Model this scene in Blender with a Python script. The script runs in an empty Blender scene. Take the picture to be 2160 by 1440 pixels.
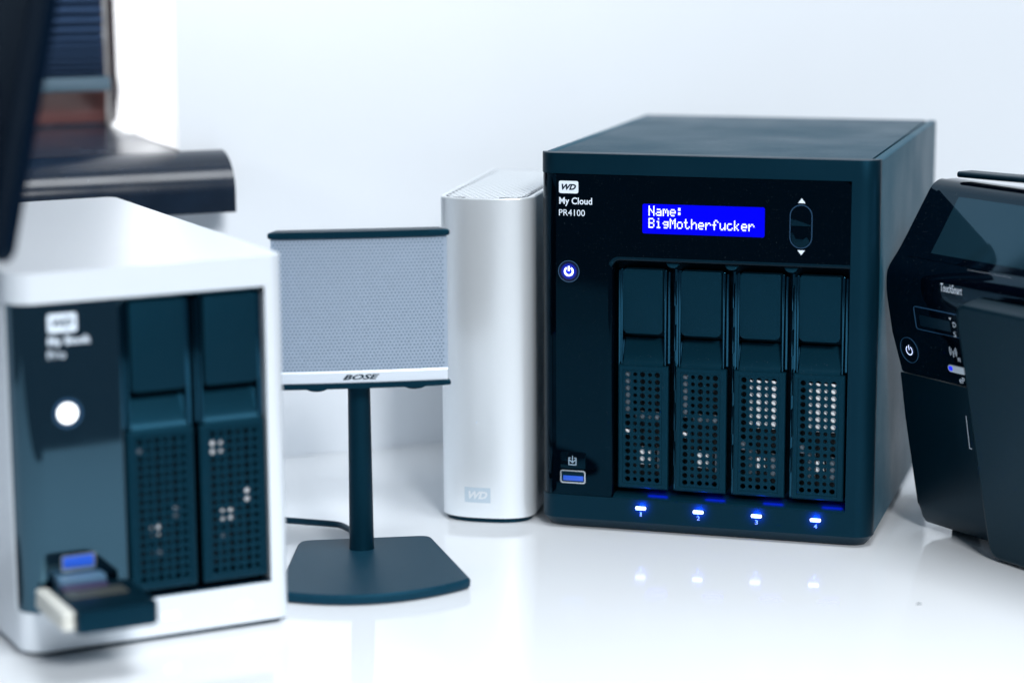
import bpy, bmesh, math, random
from mathutils import Vector, Matrix

random.seed(7)
S = 0.001                      # everything below is written in millimetres
scene = bpy.context.scene
col = scene.collection

# ------------------------------------------------------------------ camera
PITCH, ROLL, CAM_H = math.radians(10.4036), math.radians(-0.3158), 313.1
fw = Vector((0, math.cos(PITCH), -math.sin(PITCH)))
right = Vector((1, 0, 0)); up = right.cross(fw)
R_ = math.cos(ROLL) * right + math.sin(ROLL) * up
U_ = -math.sin(ROLL) * right + math.cos(ROLL) * up
cd = bpy.data.cameras.new('camera'); cam = bpy.data.objects.new('camera', cd); col.objects.link(cam)
m = Matrix.Identity(4)
for i in range(3):
    m[i][0], m[i][1], m[i][2] = R_[i], U_[i], -fw[i]
m[2][3] = CAM_H * S
cam.matrix_world = m
cd.sensor_width = 36; cd.lens = 83.357
cd.clip_start = 0.02; cd.clip_end = 50
cd.dof.use_dof = True; cd.dof.focus_distance = 1.178; cd.dof.aperture_fstop = 3.7; cd.dof.aperture_blades = 9
scene.camera = cam

# ------------------------------------------------------------------ world and lamps
w = bpy.data.worlds.new('World'); scene.world = w; w.use_nodes = True
bg = w.node_tree.nodes['Background']
bg.inputs[0].default_value = (0.62, 0.80, 1.0, 1); bg.inputs[1].default_value = 0.20

def area(name, loc, target, size, power, color, size_y=None):
    d = bpy.data.lights.new(name, 'AREA'); d.energy = power; d.color = color
    d.shape = 'RECTANGLE'; d.size = size; d.size_y = size_y or size
    o = bpy.data.objects.new(name, d); col.objects.link(o)
    o.location = loc
    o.rotation_euler = (Vector(target) - Vector(loc)).to_track_quat('-Z', 'Y').to_euler()
    return o
area('key_lamp', (0.42, -0.35, 1.00), (0.0, 1.2, 0.1), 0.28, 22.5, (0.968, 0.985, 1.0))
area('ceiling_lamp', (0.50, 0.66, 1.75), (0.05, 1.15, 0), 0.8, 22.5, (0.93, 0.967, 1.0))
wl_ = area('window_side_lamp', (-0.95, 0.90, 0.62), (-0.23, 1.42, 0.26), 0.25, 1.9, (0.98, 0.985, 1.0)); wl_.data.spread = math.radians(42)
scene.view_settings.view_transform = 'Standard'; scene.view_settings.look = 'None'
scene.view_settings.exposure = 0.12; scene.view_settings.gamma = 1.0
scene.view_settings.use_curve_mapping = False

# ------------------------------------------------------------------ materials
def mat(name, color, rough=0.5, metal=0.0, noise=0.0, nscale=300.0, bump=0.0, bscale=900.0, spec=0.5,
        coat=0.0, emit=None, estr=0.0, rvar=0.0, specks=0.0, speck_scale=700.0, tint=None, ior=1.5):
    m_ = bpy.data.materials.new(name); m_.use_nodes = True
    nt = m_.node_tree; b = nt.nodes['Principled BSDF']
    b.inputs['Base Color'].default_value = (*color, 1); b.inputs['Roughness'].default_value = rough
    b.inputs['Metallic'].default_value = metal; b.inputs['Specular IOR Level'].default_value = spec
    b.inputs['IOR'].default_value = ior
    if tint: b.inputs['Specular Tint'].default_value = (*tint, 1)
    b.inputs['Coat Weight'].default_value = coat; b.inputs['Coat Roughness'].default_value = 0.05
    if emit:
        b.inputs['Emission Color'].default_value = (*emit, 1); b.inputs['Emission Strength'].default_value = estr
    tc = nt.nodes.new('ShaderNodeTexCoord')
    cur = None
    if noise > 0:
        n = nt.nodes.new('ShaderNodeTexNoise'); n.inputs['Scale'].default_value = nscale; n.inputs['Detail'].default_value = 5
        nt.links.new(tc.outputs['Object'], n.inputs['Vector'])
        r = nt.nodes.new('ShaderNodeMapRange'); r.inputs[1].default_value = 0.25; r.inputs[2].default_value = 0.75
        r.inputs[3].default_value = 1 - noise; r.inputs[4].default_value = 1 + noise
        nt.links.new(n.outputs['Fac'], r.inputs[0])
        mx = nt.nodes.new('ShaderNodeVectorMath'); mx.operation = 'SCALE'
        mx.inputs[0].default_value = color; nt.links.new(r.outputs[0], mx.inputs['Scale'])
        cur = mx.outputs[0]
    if specks > 0:                                   # settled dust, a little paler than the plastic
        n2 = nt.nodes.new('ShaderNodeTexNoise'); n2.inputs['Scale'].default_value = speck_scale; n2.inputs['Detail'].default_value = 1
        nt.links.new(tc.outputs['Object'], n2.inputs['Vector'])
        r2 = nt.nodes.new('ShaderNodeMapRange'); r2.inputs[1].default_value = 0.735; r2.inputs[2].default_value = 0.80
        r2.inputs[3].default_value = 0; r2.inputs[4].default_value = specks
        nt.links.new(n2.outputs['Fac'], r2.inputs[0])
        mm = nt.nodes.new('ShaderNodeMix'); mm.data_type = 'RGBA'
        nt.links.new(r2.outputs[0], mm.inputs['Factor'])
        if cur: nt.links.new(cur, mm.inputs['A'])
        else: mm.inputs['A'].default_value = (*color, 1)
        mm.inputs['B'].default_value = (0.35, 0.42, 0.5, 1)
        cur = mm.outputs['Result']
    if cur: nt.links.new(cur, b.inputs['Base Color'])
    if rvar > 0:
        n3 = nt.nodes.new('ShaderNodeTexNoise'); n3.inputs['Scale'].default_value = 18; n3.inputs['Detail'].default_value = 6
        nt.links.new(tc.outputs['Object'], n3.inputs['Vector'])
        r3 = nt.nodes.new('ShaderNodeMapRange'); r3.inputs[1].default_value = 0.3; r3.inputs[2].default_value = 0.7
        r3.inputs[3].default_value = max(0.0, rough - rvar); r3.inputs[4].default_value = rough + rvar
        nt.links.new(n3.outputs['Fac'], r3.inputs[0]); nt.links.new(r3.outputs[0], b.inputs['Roughness'])
    if bump > 0:
        n4 = nt.nodes.new('ShaderNodeTexNoise'); n4.inputs['Scale'].default_value = bscale; n4.inputs['Detail'].default_value = 3
        nt.links.new(tc.outputs['Object'], n4.inputs['Vector'])
        bp = nt.nodes.new('ShaderNodeBump'); bp.inputs['Strength'].default_value = bump; bp.inputs['Distance'].default_value = 0.0004
        nt.links.new(n4.outputs['Fac'], bp.inputs['Height']); nt.links.new(bp.outputs[0], b.inputs['Normal'])
    return m_

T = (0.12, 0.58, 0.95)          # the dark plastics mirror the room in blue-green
K = {
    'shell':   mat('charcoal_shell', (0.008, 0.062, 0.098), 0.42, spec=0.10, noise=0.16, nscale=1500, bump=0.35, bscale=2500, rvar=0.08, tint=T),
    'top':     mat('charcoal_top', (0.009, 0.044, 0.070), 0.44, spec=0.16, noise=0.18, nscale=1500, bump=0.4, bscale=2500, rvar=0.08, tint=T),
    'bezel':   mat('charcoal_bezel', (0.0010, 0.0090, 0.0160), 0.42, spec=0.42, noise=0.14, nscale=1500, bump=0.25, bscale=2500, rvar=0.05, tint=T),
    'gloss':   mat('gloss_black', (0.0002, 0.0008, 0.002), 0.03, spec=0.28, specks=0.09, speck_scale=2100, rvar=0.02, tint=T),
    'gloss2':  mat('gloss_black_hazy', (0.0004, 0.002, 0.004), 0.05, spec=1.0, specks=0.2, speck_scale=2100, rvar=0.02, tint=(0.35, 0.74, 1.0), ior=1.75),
    'well':    mat('well_shade_black', (0.0003, 0.0012, 0.0025), 0.3, spec=0.15, tint=T),  # near-black puts the shade of bay gaps and slots into the colour
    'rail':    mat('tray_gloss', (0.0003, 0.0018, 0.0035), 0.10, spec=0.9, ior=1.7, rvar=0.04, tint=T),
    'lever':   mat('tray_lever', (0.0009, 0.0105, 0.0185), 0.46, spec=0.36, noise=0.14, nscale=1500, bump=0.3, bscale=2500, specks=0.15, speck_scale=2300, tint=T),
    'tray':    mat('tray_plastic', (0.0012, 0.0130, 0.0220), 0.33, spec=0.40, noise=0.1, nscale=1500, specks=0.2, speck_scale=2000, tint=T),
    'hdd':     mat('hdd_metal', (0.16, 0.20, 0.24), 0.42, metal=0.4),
    'hddglint':  mat('hdd_glint', (0.95, 0.97, 1.0), 0.5),  # white that stands for light reflected off the disk
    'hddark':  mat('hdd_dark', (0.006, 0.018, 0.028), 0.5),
    'print':   mat('pale_print', (0.74, 0.83, 0.93), 0.5),
    'printdim': mat('dim_print', (0.30, 0.42, 0.54), 0.5),
    'ink':     mat('dark_ink', (0.001, 0.005, 0.010), 0.4, tint=T),
    'lcd':     mat('lcd_blue', (0.0, 0.0, 0.05), 0.3, spec=0.05, emit=(0.0, 0.0, 1.0), estr=0.92),
    'lcdtext': mat('lcd_dots', (0.6, 0.65, 0.9), 0.4, emit=(0.80, 0.85, 1.0), estr=0.8),
    'led':     mat('led_blue', (0.5, 0.6, 1.0), 0.4, emit=(0.86, 0.90, 1.0), estr=1.2),
    'floorglow': mat('floor_glow_blue', (0.0, 0.0, 0.2), 0.4, emit=(0.001, 0.004, 1.0), estr=9.0),
    'ledwhite': mat('led_white', (0.8, 0.85, 0.9), 0.4, emit=(0.93, 0.96, 1.0), estr=2.2),
    'pwrglyph': mat('power_glyph', (0.7, 0.75, 1.0), 0.4, emit=(0.75, 0.78, 1.0), estr=1.6),
    'chrome':  mat('usb_metal', (0.80, 0.84, 0.88), 0.22, metal=1.0),
    'usbblue': mat('usb_blue', (0.02, 0.10, 0.60), 0.35),
    'ring':    mat('button_ring', (0.02, 0.06, 0.12), 0.08, spec=0.8),
    'silver':  mat('satin_aluminium', (0.83, 0.87, 0.90), 0.34, metal=0.55, noise=0.02, nscale=2500, bump=0.12, bscale=3500),
    'silver2': mat('satin_silver_shell', (0.83, 0.88, 0.93), 0.34, metal=0.35, noise=0.015, nscale=2000, bump=0.05, bscale=3000),
    'emboss':  mat('etched_logo', (0.52, 0.62, 0.70), 0.5, metal=0.4),
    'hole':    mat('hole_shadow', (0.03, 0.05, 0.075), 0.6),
    'grille':  mat('grille_steel', (0.37, 0.45, 0.555), 0.40, metal=0.6, noise=0.03, nscale=400),
    'grillebk': mat('grille_backing', (0.19, 0.26, 0.34), 0.7),
    'band':    mat('speaker_band', (0.70, 0.76, 0.83), 0.35, metal=0.4),
    'spk':     mat('speaker_plastic', (0.0012, 0.0115, 0.0200), 0.40, spec=0.36, noise=0.1, nscale=900, bump=0.25, bscale=1800, tint=T),
    'spkbase': mat('speaker_base', (0.006, 0.034, 0.058), 0.42, spec=0.20, noise=0.14, nscale=900, bump=0.35, bscale=1800, tint=T),
    'cable':   mat('black_cable', (0.003, 0.012, 0.02), 0.4, tint=T),
    'desk':    mat('white_gloss_desk', (0.845, 0.878, 0.912), 0.06, spec=0.30, rvar=0.03, noise=0.015, nscale=6, specks=0.12, speck_scale=420),
    'wall':    mat('painted_wall', (0.705, 0.742, 0.785), 0.7, noise=0.03, nscale=3.5, bump=0.25, bscale=220),
    'reveal':  mat('white_reveal', (0.88, 0.89, 0.90), 0.55, noise=0.02, nscale=9, bump=0.1, bscale=150),
    'sill':    mat('dark_sill', (0.006, 0.013, 0.026), 0.22, spec=0.35, noise=0.2, nscale=60, rvar=0.06, specks=0.3, speck_scale=1100),
    'frame':   mat('maroon_frame', (0.15, 0.062, 0.062), 0.32, noise=0.15, nscale=40, specks=0.4, speck_scale=500),
    'caulk':   mat('caulk', (0.86, 0.88, 0.89), 0.5),
    'blind':   mat('blind_fabric', (0.004, 0.024, 0.066), 0.75, noise=0.35, nscale=900),
    'rail_bl': mat('blind_rail', (0.026, 0.062, 0.092), 0.4),
    'glass':   mat('window_glass', (0.01, 0.015, 0.02), 0.03),
    'prn':     mat('printer_matte', (0.0008, 0.006, 0.011), 0.40, noise=0.12, nscale=900, bump=0.15, bscale=1800, rvar=0.04, tint=T, spec=0.4),
    'prngloss': mat('printer_gloss', (0.0003, 0.001, 0.003), 0.04, specks=0.25, speck_scale=1700, rvar=0.02, tint=T, spec=0.42),
    'prntray': mat('printer_tray', (0.0014, 0.0085, 0.0135), 0.42, spec=0.34, noise=0.15, nscale=900, bump=0.2, bscale=1800, specks=0.12, speck_scale=1500, tint=T),
    'prnglass': mat('printer_display', (0.006, 0.020, 0.030), 0.06, spec=0.6, tint=T),
    'prnled':  mat('printer_power_light', (0.5, 0.6, 0.9), 0.4, emit=(0.62, 0.70, 1.0), estr=0.95),
    'pill':    mat('wireless_switch', (0.62, 0.70, 0.76), 0.35),
    'bluelit': mat('blue_indicator', (0.0, 0.01, 0.3), 0.4, emit=(0.01, 0.03, 1.0), estr=0.9),
    'mon':     mat('monitor_plastic', (0.0003, 0.002, 0.008), 0.5, tint=T, spec=0.2),
    'monscr':  mat('monitor_screen', (0.0002, 0.0015, 0.006), 0.25, tint=T, spec=0.15),
    'reader':  mat('reader_plastic', (0.001, 0.009, 0.016), 0.35, tint=T),
    'cream':   mat('cream_plastic', (0.74, 0.74, 0.68), 0.4),
    'olive':   mat('reader_sticker', (0.045, 0.05, 0.045), 0.5),
    'purple':  mat('reader_purple', (0.03, 0.02, 0.07), 0.5),
    'steelblue': mat('card_edge', (0.07, 0.15, 0.24), 0.4),
    'bluecard': mat('blue_card', (0.015, 0.10, 0.62), 0.4, spec=0.5),
}
# backlit power button: blue light fading out from its centre
def power_disc():
    m_ = bpy.data.materials.new('power_button_lit'); m_.use_nodes = True; nt = m_.node_tree; b = nt.nodes['Principled BSDF']
    b.inputs['Base Color'].default_value = (0.001, 0.003, 0.012, 1); b.inputs['Roughness'].default_value = 0.08
    tc = nt.nodes.new('ShaderNodeTexCoord'); ln = nt.nodes.new('ShaderNodeVectorMath'); ln.operation = 'LENGTH'
    nt.links.new(tc.outputs['Object'], ln.inputs[0])
    r = nt.nodes.new('ShaderNodeMapRange'); r.inputs[1].default_value = 0.0014; r.inputs[2].default_value = 0.0044
    r.inputs[3].default_value = 0.95; r.inputs[4].default_value = 0.012
    nt.links.new(ln.outputs['Value'], r.inputs[0])
    b.inputs['Emission Color'].default_value = (0.004, 0.03, 1, 1)
    nt.links.new(r.outputs[0], b.inputs['Emission Strength'])
    return m_
K['pwrdisc'] = power_disc()

# ------------------------------------------------------------------ mesh helpers (millimetres in, metres out)
class MB:
    def __init__(self): self.bm = bmesh.new()
    def face(self, pts):
        return self.bm.faces.new([self.bm.verts.new(Vector(p)) for p in pts])
    def prism(self, pts, axis, lo, hi, bevel=0.0, seg=2, lo_b=True, hi_b=True):
        """2-D outline swept along one axis: 'z' outlines are (u,v), 'v' outlines (u,z), 'u' outlines (v,z)."""
        P3 = {'z': lambda a, b, t: (a, b, t), 'v': lambda a, b, t: (a, t, b), 'u': lambda a, b, t: (t, a, b)}[axis]
        bm = bmesh.new()
        lo_v = [bm.verts.new(P3(a, b, lo)) for a, b in pts]; hi_v = [bm.verts.new(P3(a, b, hi)) for a, b in pts]
        n = len(pts)
        f0 = bm.faces.new(lo_v); f1 = bm.faces.new(hi_v)
        for i in range(n):
            bm.faces.new((lo_v[i], lo_v[(i + 1) % n], hi_v[(i + 1) % n], hi_v[i]))
        if bevel > 0:
            es = (list(f0.edges) if lo_b else []) + (list(f1.edges) if hi_b else [])
            bmesh.ops.bevel(bm, geom=es, offset=bevel, segments=seg, affect='EDGES', profile=0.5, clamp_overlap=True)
        self.merge(bm); return self
    def box(self, u0, u1, v0, v1, z0, z1, bevel=0.0, seg=2):
        bm = bmesh.new(); bmesh.ops.create_cube(bm, size=1)
        for v in bm.verts:
            v.co = Vector(((u0 + u1) / 2 + v.co.x * (u1 - u0), (v0 + v1) / 2 + v.co.y * (v1 - v0), (z0 + z1) / 2 + v.co.z * (z1 - z0)))
        if bevel > 0:
            bmesh.ops.bevel(bm, geom=list(bm.edges), offset=bevel, segments=seg, affect='EDGES', profile=0.5, clamp_overlap=True)
        self.merge(bm); return self
    def merge(self, bm):
        bmesh.ops.recalc_face_normals(bm, faces=list(bm.faces))
        vs = [self.bm.verts.new(v.co) for v in bm.verts]; bm.verts.index_update()
        for f in bm.faces:
            try: self.bm.faces.new([vs[v.index] for v in f.verts])
            except ValueError: pass
        bm.free()
    def strip(self, rows, closed=False):
        """rows: list of equally long point lists; quads between neighbours."""
        g = [[self.bm.verts.new(Vector(p)) for p in r] for r in rows]
        for i in range(len(g) - 1):
            n = len(g[i])
            for j in range(n if closed else n - 1):
                self.bm.faces.new((g[i][j], g[i][(j + 1) % n], g[i + 1][(j + 1) % n], g[i + 1][j]))
        return self
    def tube(self, path, r, n=10):
        rows = []
        for i, p in enumerate(path):
            a = Vector(path[max(0, i - 1)]); b = Vector(path[min(len(path) - 1, i + 1)])
            t = (b - a).normalized(); s = t.orthogonal().normalized()
            if abs(t.z) < 0.95: s = t.cross(Vector((0, 0, 1))).normalized()
            q = t.cross(s)
            rows.append([Vector(p) + (s * math.cos(2 * math.pi * k / n) + q * math.sin(2 * math.pi * k / n)) * r for k in range(n)])
        self.strip(rows, closed=True)
        self.face(rows[0]); self.face(rows[-1]); return self
    def obj(self, name, material, parent=None, loc=(0, 0, 0), sharp=32, recalc=False):
        if recalc: bmesh.ops.recalc_face_normals(self.bm, faces=list(self.bm.faces))
        me = bpy.data.meshes.new(name)
        for v in self.bm.verts: v.co *= S
        self.bm.to_mesh(me); self.bm.free()
        me.materials.append(K[material] if isinstance(material, str) else material)
        me.polygons.foreach_set('use_smooth', [True] * len(me.polygons))
        me.set_sharp_from_angle(angle=math.radians(sharp))
        o = bpy.data.objects.new(name, me); col.objects.link(o)
        o.location = Vector(loc) * S
        if parent: o.parent = parent
        return o

def thing(name, x, y, deg, label, cat, z=0.0, group=None):
    o = bpy.data.objects.new(name, None); col.objects.link(o); o.empty_display_size = 0.02
    o.location = Vector((x, y, z)) * S; o.rotation_euler = (0, 0, math.radians(deg))
    o['label'] = label; o['category'] = cat
    if group: o['group'] = group
    return o

def rrect(a0, a1, b0, b1, r, n=6):
    rs = r if isinstance(r, (list, tuple)) else (r, r, r, r)     # lower-left, lower-right, upper-right, upper-left
    out = []
    for (ca, cb, t0, rr) in ((a0 + rs[0], b0 + rs[0], 180, rs[0]), (a1 - rs[1], b0 + rs[1], 270, rs[1]),
                             (a1 - rs[2], b1 - rs[2], 0, rs[2]), (a0 + rs[3], b1 - rs[3], 90, rs[3])):
        if rr <= 0: out.append((ca, cb)); continue
        for k in range(n + 1):
            t = math.radians(t0 + 90 * k / n); out.append((ca + rr * math.cos(t), cb + rr * math.sin(t)))
    return out

def circle(a, b, r, n=24): return [(a + r * math.cos(2 * math.pi * k / n), b + r * math.sin(2 * math.pi * k / n)) for k in range(n)]

def holes(mb, us, zs, pu, pz, rad, v, depth, n=16, stagger=0.0, inside=None, vfun=None, plane='v'):
    """A sheet of cells, each with a round hole and its wall.  rad(i,j) gives the hole radius."""
    def pt(a, b, d):
        vv = v + (vfun(a) if vfun else 0)
        return (a, vv + d, b) if plane == 'v' else (a, b, v - d)
    for j, z in enumerate(zs):
        for i, u in enumerate(us):
            c = u + (stagger if j % 2 else 0.0)
            if inside and not inside(c, z): continue
            r = rad(i, j)
            outer, inner = [], []
            for k in range(n):
                t = 2 * math.pi * k / n; cs, sn = math.cos(t), math.sin(t)
                s = 1 / max(abs(cs), abs(sn))
                outer.append((c + cs * s * pu / 2, z + sn * s * pz / 2)); inner.append((c + cs * r, z + sn * r))
            O = [mb.bm.verts.new(pt(*p, 0)) for p in outer]; I = [mb.bm.verts.new(pt(*p, 0)) for p in inner]
            W = [mb.bm.verts.new(pt(*p, depth)) for p in inner]
            for k in range(n):
                l = (k + 1) % n
                mb.bm.faces.new((O[k], O[l], I[l], I[k])); mb.bm.faces.new((I[k], I[l], W[l], W[k]))

def text(name, s, box, v, material, parent, shear=0.0, bold=0.0, thick=0.06, plane=None):
    """Lettering fitted to box = (u0, u1, z0, z1), standing 'thick' proud of the plane v."""
    cu = bpy.data.curves.new(name, 'FONT'); cu.body = s; cu.size = 1; cu.offset = bold; cu.shear = shear; cu.resolution_u = 3
    to = bpy.data.objects.new(name, cu); col.objects.link(to)
    dg = bpy.context.evaluated_depsgraph_get(); dg.update()
    me = bpy.data.meshes.new_from_object(to.evaluated_get(dg))
    bpy.data.objects.remove(to); bpy.data.curves.remove(cu)
    xs = [q.co.x for q in me.vertices]; ys = [q.co.y for q in me.vertices]
    x0, x1, y0, y1 = min(xs), max(xs), min(ys), max(ys)
    u0, u1, z0, z1 = box
    mb = MB(); vm = []
    def place(a, b, d):
        if plane: return plane(a, b, d)
        return (a, v + d, b)
    pts = [((q.co.x - x0) / (x1 - x0) * (u1 - u0) + u0, (q.co.y - y0) / (y1 - y0) * (z1 - z0) + z0) for q in me.vertices]
    vm = [mb.bm.verts.new(Vector(place(a, b, -thick))) for a, b in pts]
    for p in me.polygons: 
        try: mb.bm.faces.new([vm[i] for i in p.vertices])
        except ValueError: pass
    bpy.data.meshes.remove(me)
    return mb.obj(name, material, parent)

# ------------------------------------------------------------------ setting: wall, desk, window
WX, WY, WA = -41.2, 1374.5, 21.5                 # wall frame: u along the wall, v into it
def wall_frame_empty(o):
    o.location = Vector((WX, WY, 0)) * S; o.rotation_euler = (0, 0, math.radians(WA))
mb = MB()
mb.box(-154, 1400, 0, 200, -700, 1500)
mb.box(-1300, -154.02, 0.02, 199, -700, 147.8)
mb.box(-1300, -760, 0.04, 198, 147.7, 1500)
mb.box(-760.1, -154.04, 0.03, 197, 900, 1500)
wl = mb.obj('wall', 'wall'); wall_frame_empty(wl); wl['kind'] = 'structure'
# plastered white lining of the window opening, on the right hand side
mb = MB(); mb.box(-155.4, -153.9, 0.4, 178.5, 180.3, 899, 0.35)
jb = mb.obj('reveal_lining', 'reveal', wl)
mb = MB()
for k in range(14):                              # bead of filler where the lining meets the frame and the sill
    a = 180.3 + k * 16; mb.tube([(-155.6, 178.2, a), (-155.9 + random.uniform(-.6, .6), 177.6, a + 8), (-155.6, 178.2, a + 16.4)], 1.3 + random.uniform(-.3, .4), 8)
path = [(-155.8, 177 - 9 * k, 181.0) for k in range(8)]
mb.tube(path, 1.9, 8)
mb.obj('filler_bead', 'caulk', wl)

dk = thing('desk', WX, WY, WA, 'glossy white desk top that every device stands on', 'desk')
mb = MB(); mb.prism(rrect(-900, 1250, -690, -0.6, 3), 'z', -28, 0, 1.0, 2)
mb.obj('desk_top', 'desk', dk)
for a, b in ((-860, -60), (1200, -60), (-860, -640), (1200, -640)):
    mb = MB(); mb.box(a - 25, a + 25, b - 25, b + 25, -700, -28.2, 2)
    mb.obj('leg', 'desk', dk)

sl = thing('window_sill', WX, WY, WA, 'dark glossy window sill with rounded nose under the blind', 'window sill')
prof = [(-30, 148), (-29.6, 147.9), (-4, 147.9), (-4, 176), (0, 176.2), (178, 176.2), (178, 180), (0, 180)]
prof += [(-2 - 28 * math.sin(t), 180 - 21 * (1 - math.cos(t))) for t in [math.radians(90 * k / 12) for k in range(13)]]
mb = MB(); mb.prism([(-4, 147.95), (-4, 180)] + prof[8:] + [(-30, 148.4), (-29.6, 147.95)], 'u', -780, -130.5, 0.6, 2)
mb.obj('nose', 'sill', sl)
mb = MB(); mb.box(-759.9, -154.1, -4.01, 179, 148, 179.98)
mb.obj('sill_board', 'sill', sl)

wn = thing('window', WX, WY, WA, 'maroon window frame seen between blind rail and sill', 'window')
mb = MB(); mb.box(-759, -156, 179.2, 196, 180.6, 214, 1.2); mb.obj('bottom_rail', 'frame', wn)
mb = MB(); mb.box(-210, -156.1, 179.4, 195.5, 214.2, 890, 1.2); mb.obj('stile', 'frame', wn)
mb = MB(); mb.box(-759, -705, 179.4, 195.5, 214.2, 890, 1.2); mb.obj('stile', 'frame', wn)
mb = MB(); mb.box(-704.8, -210.2, 186, 190, 214.2, 890); mb.obj('pane', 'glass', wn)
mb = MB(); mb.box(-759, -156, 178.9, 179.15, 180.05, 181.3); mb.obj('seal', 'ink', wn)

bl = thing('pleated_blind', WX, WY, WA, 'navy pleated blind with grey bottom rail hanging in window', 'blind')
zz, pts, k = 212.0, [], 0
while zz < 620:
    pts.append((148.0 if k % 2 else 154.0, zz)); gap = 1.25 + min(1.9, (zz - 212) * 0.055); zz += gap; k += 1
mb = MB(); mb.strip([[(-745, a, b) for a, b in pts], [(-163.2 , a, b) for a, b in pts]])
bf = mb.obj('pleated_fabric', 'blind', bl, sharp=10)
mb = MB(); mb.box(-748, -160.4, 145, 157, 203.6, 212.0, 0.9); mb.obj('bottom_rail', 'rail_bl', bl)
mb = MB(); mb.box(-748, -160.4, 144, 158, 620, 640, 0.9); mb.obj('head_rail', 'rail_bl', bl)

# ------------------------------------------------------------------ shared builders for the drive cabinets
def front_plan(u0, u1, r, back, left=True, right_=True, n=8, inset=0.0):
    """Plan outline (u,v) of the front slab with rounded vertical corners."""
    pts = []
    if left:
        for k in range(n + 1):
            t = math.radians(180 + 90 * k / n); pts.append((u0 + r + (r - inset) * math.cos(t), r + (r - inset) * math.sin(t)))
    else: pts.append((u0, inset))
    if right_:
        for k in range(n + 1):
            t = math.radians(270 + 90 * k / n); pts.append((u1 - r + (r - inset) * math.cos(t), r + (r - inset) * math.sin(t)))
    else: pts.append((u1, inset))
    pts += [(u1 - (inset if right_ else 0), back), (u0 + (inset if left else 0), back)]
    return pts

def cabinet_panel(parent, r, u1, z0, z1, ou, oz, lip, material, inset=0.25, back=10):
    """Gloss panel that wraps the left corner: an L round the bay opening whose corner is (ou, oz), with a rolled lip."""
    mb = MB(); n = 8
    pl = [(r + (r - inset) * math.cos(math.radians(180 + 90 * k / n)), r + (r - inset) * math.sin(math.radians(180 + 90 * k / n))) for k in range(n + 1)]
    pl = [(inset, back)] + pl
    mb.strip([[(a, b, z0) for a, b in pl], [(a, b, z1) for a, b in pl]])
    # lip path from the bottom of the left strip, round the corner, to the right end
    cr = 3.0; path = [(ou, z0, -1, 0)]
    for k in range(7):
        t = math.radians(180 - 90 * k / 6)
        path.append((ou + cr + cr * math.cos(t), oz - cr + cr * math.sin(t), math.cos(t), math.sin(t)))
    path.append((u1, oz, 0, 1))
    rows = []
    for k in range(7):
        t = math.radians(90 * k / 6)
        d = lip * (1 - math.cos(t)); vv = inset + lip * (1 - math.sin(t))
        rows.append([(a + nx * d, vv, b + nz * d) for a, b, nx, nz in path])
    rows.insert(0, [(a, 12, b) for a, b, nx, nz in path])
    mb.strip(rows)
    edge = [(p[0], p[2]) for p in rows[-1]]
    tr = [(u1 - 3 + 3 * math.cos(math.radians(90 * k / 5)), z1 - 3 + 3 * math.sin(math.radians(90 * k / 5))) for k in range(6)]
    # the flat front as two simple faces: upper strip and left strip
    ucut = edge[-1][1]
    mb.face([(a, inset, b) for a, b in [(r, z0), edge[0]] + edge[1:8] + [(edge[7][0], z1), (r, z1)]])
    mb.face([(a, inset, b) for a, b in [edge[7], edge[-1]] + tr + [(edge[7][0], z1)]])
    o = mb.obj('gloss_panel', material, parent, recalc=True)
    return o

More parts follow.
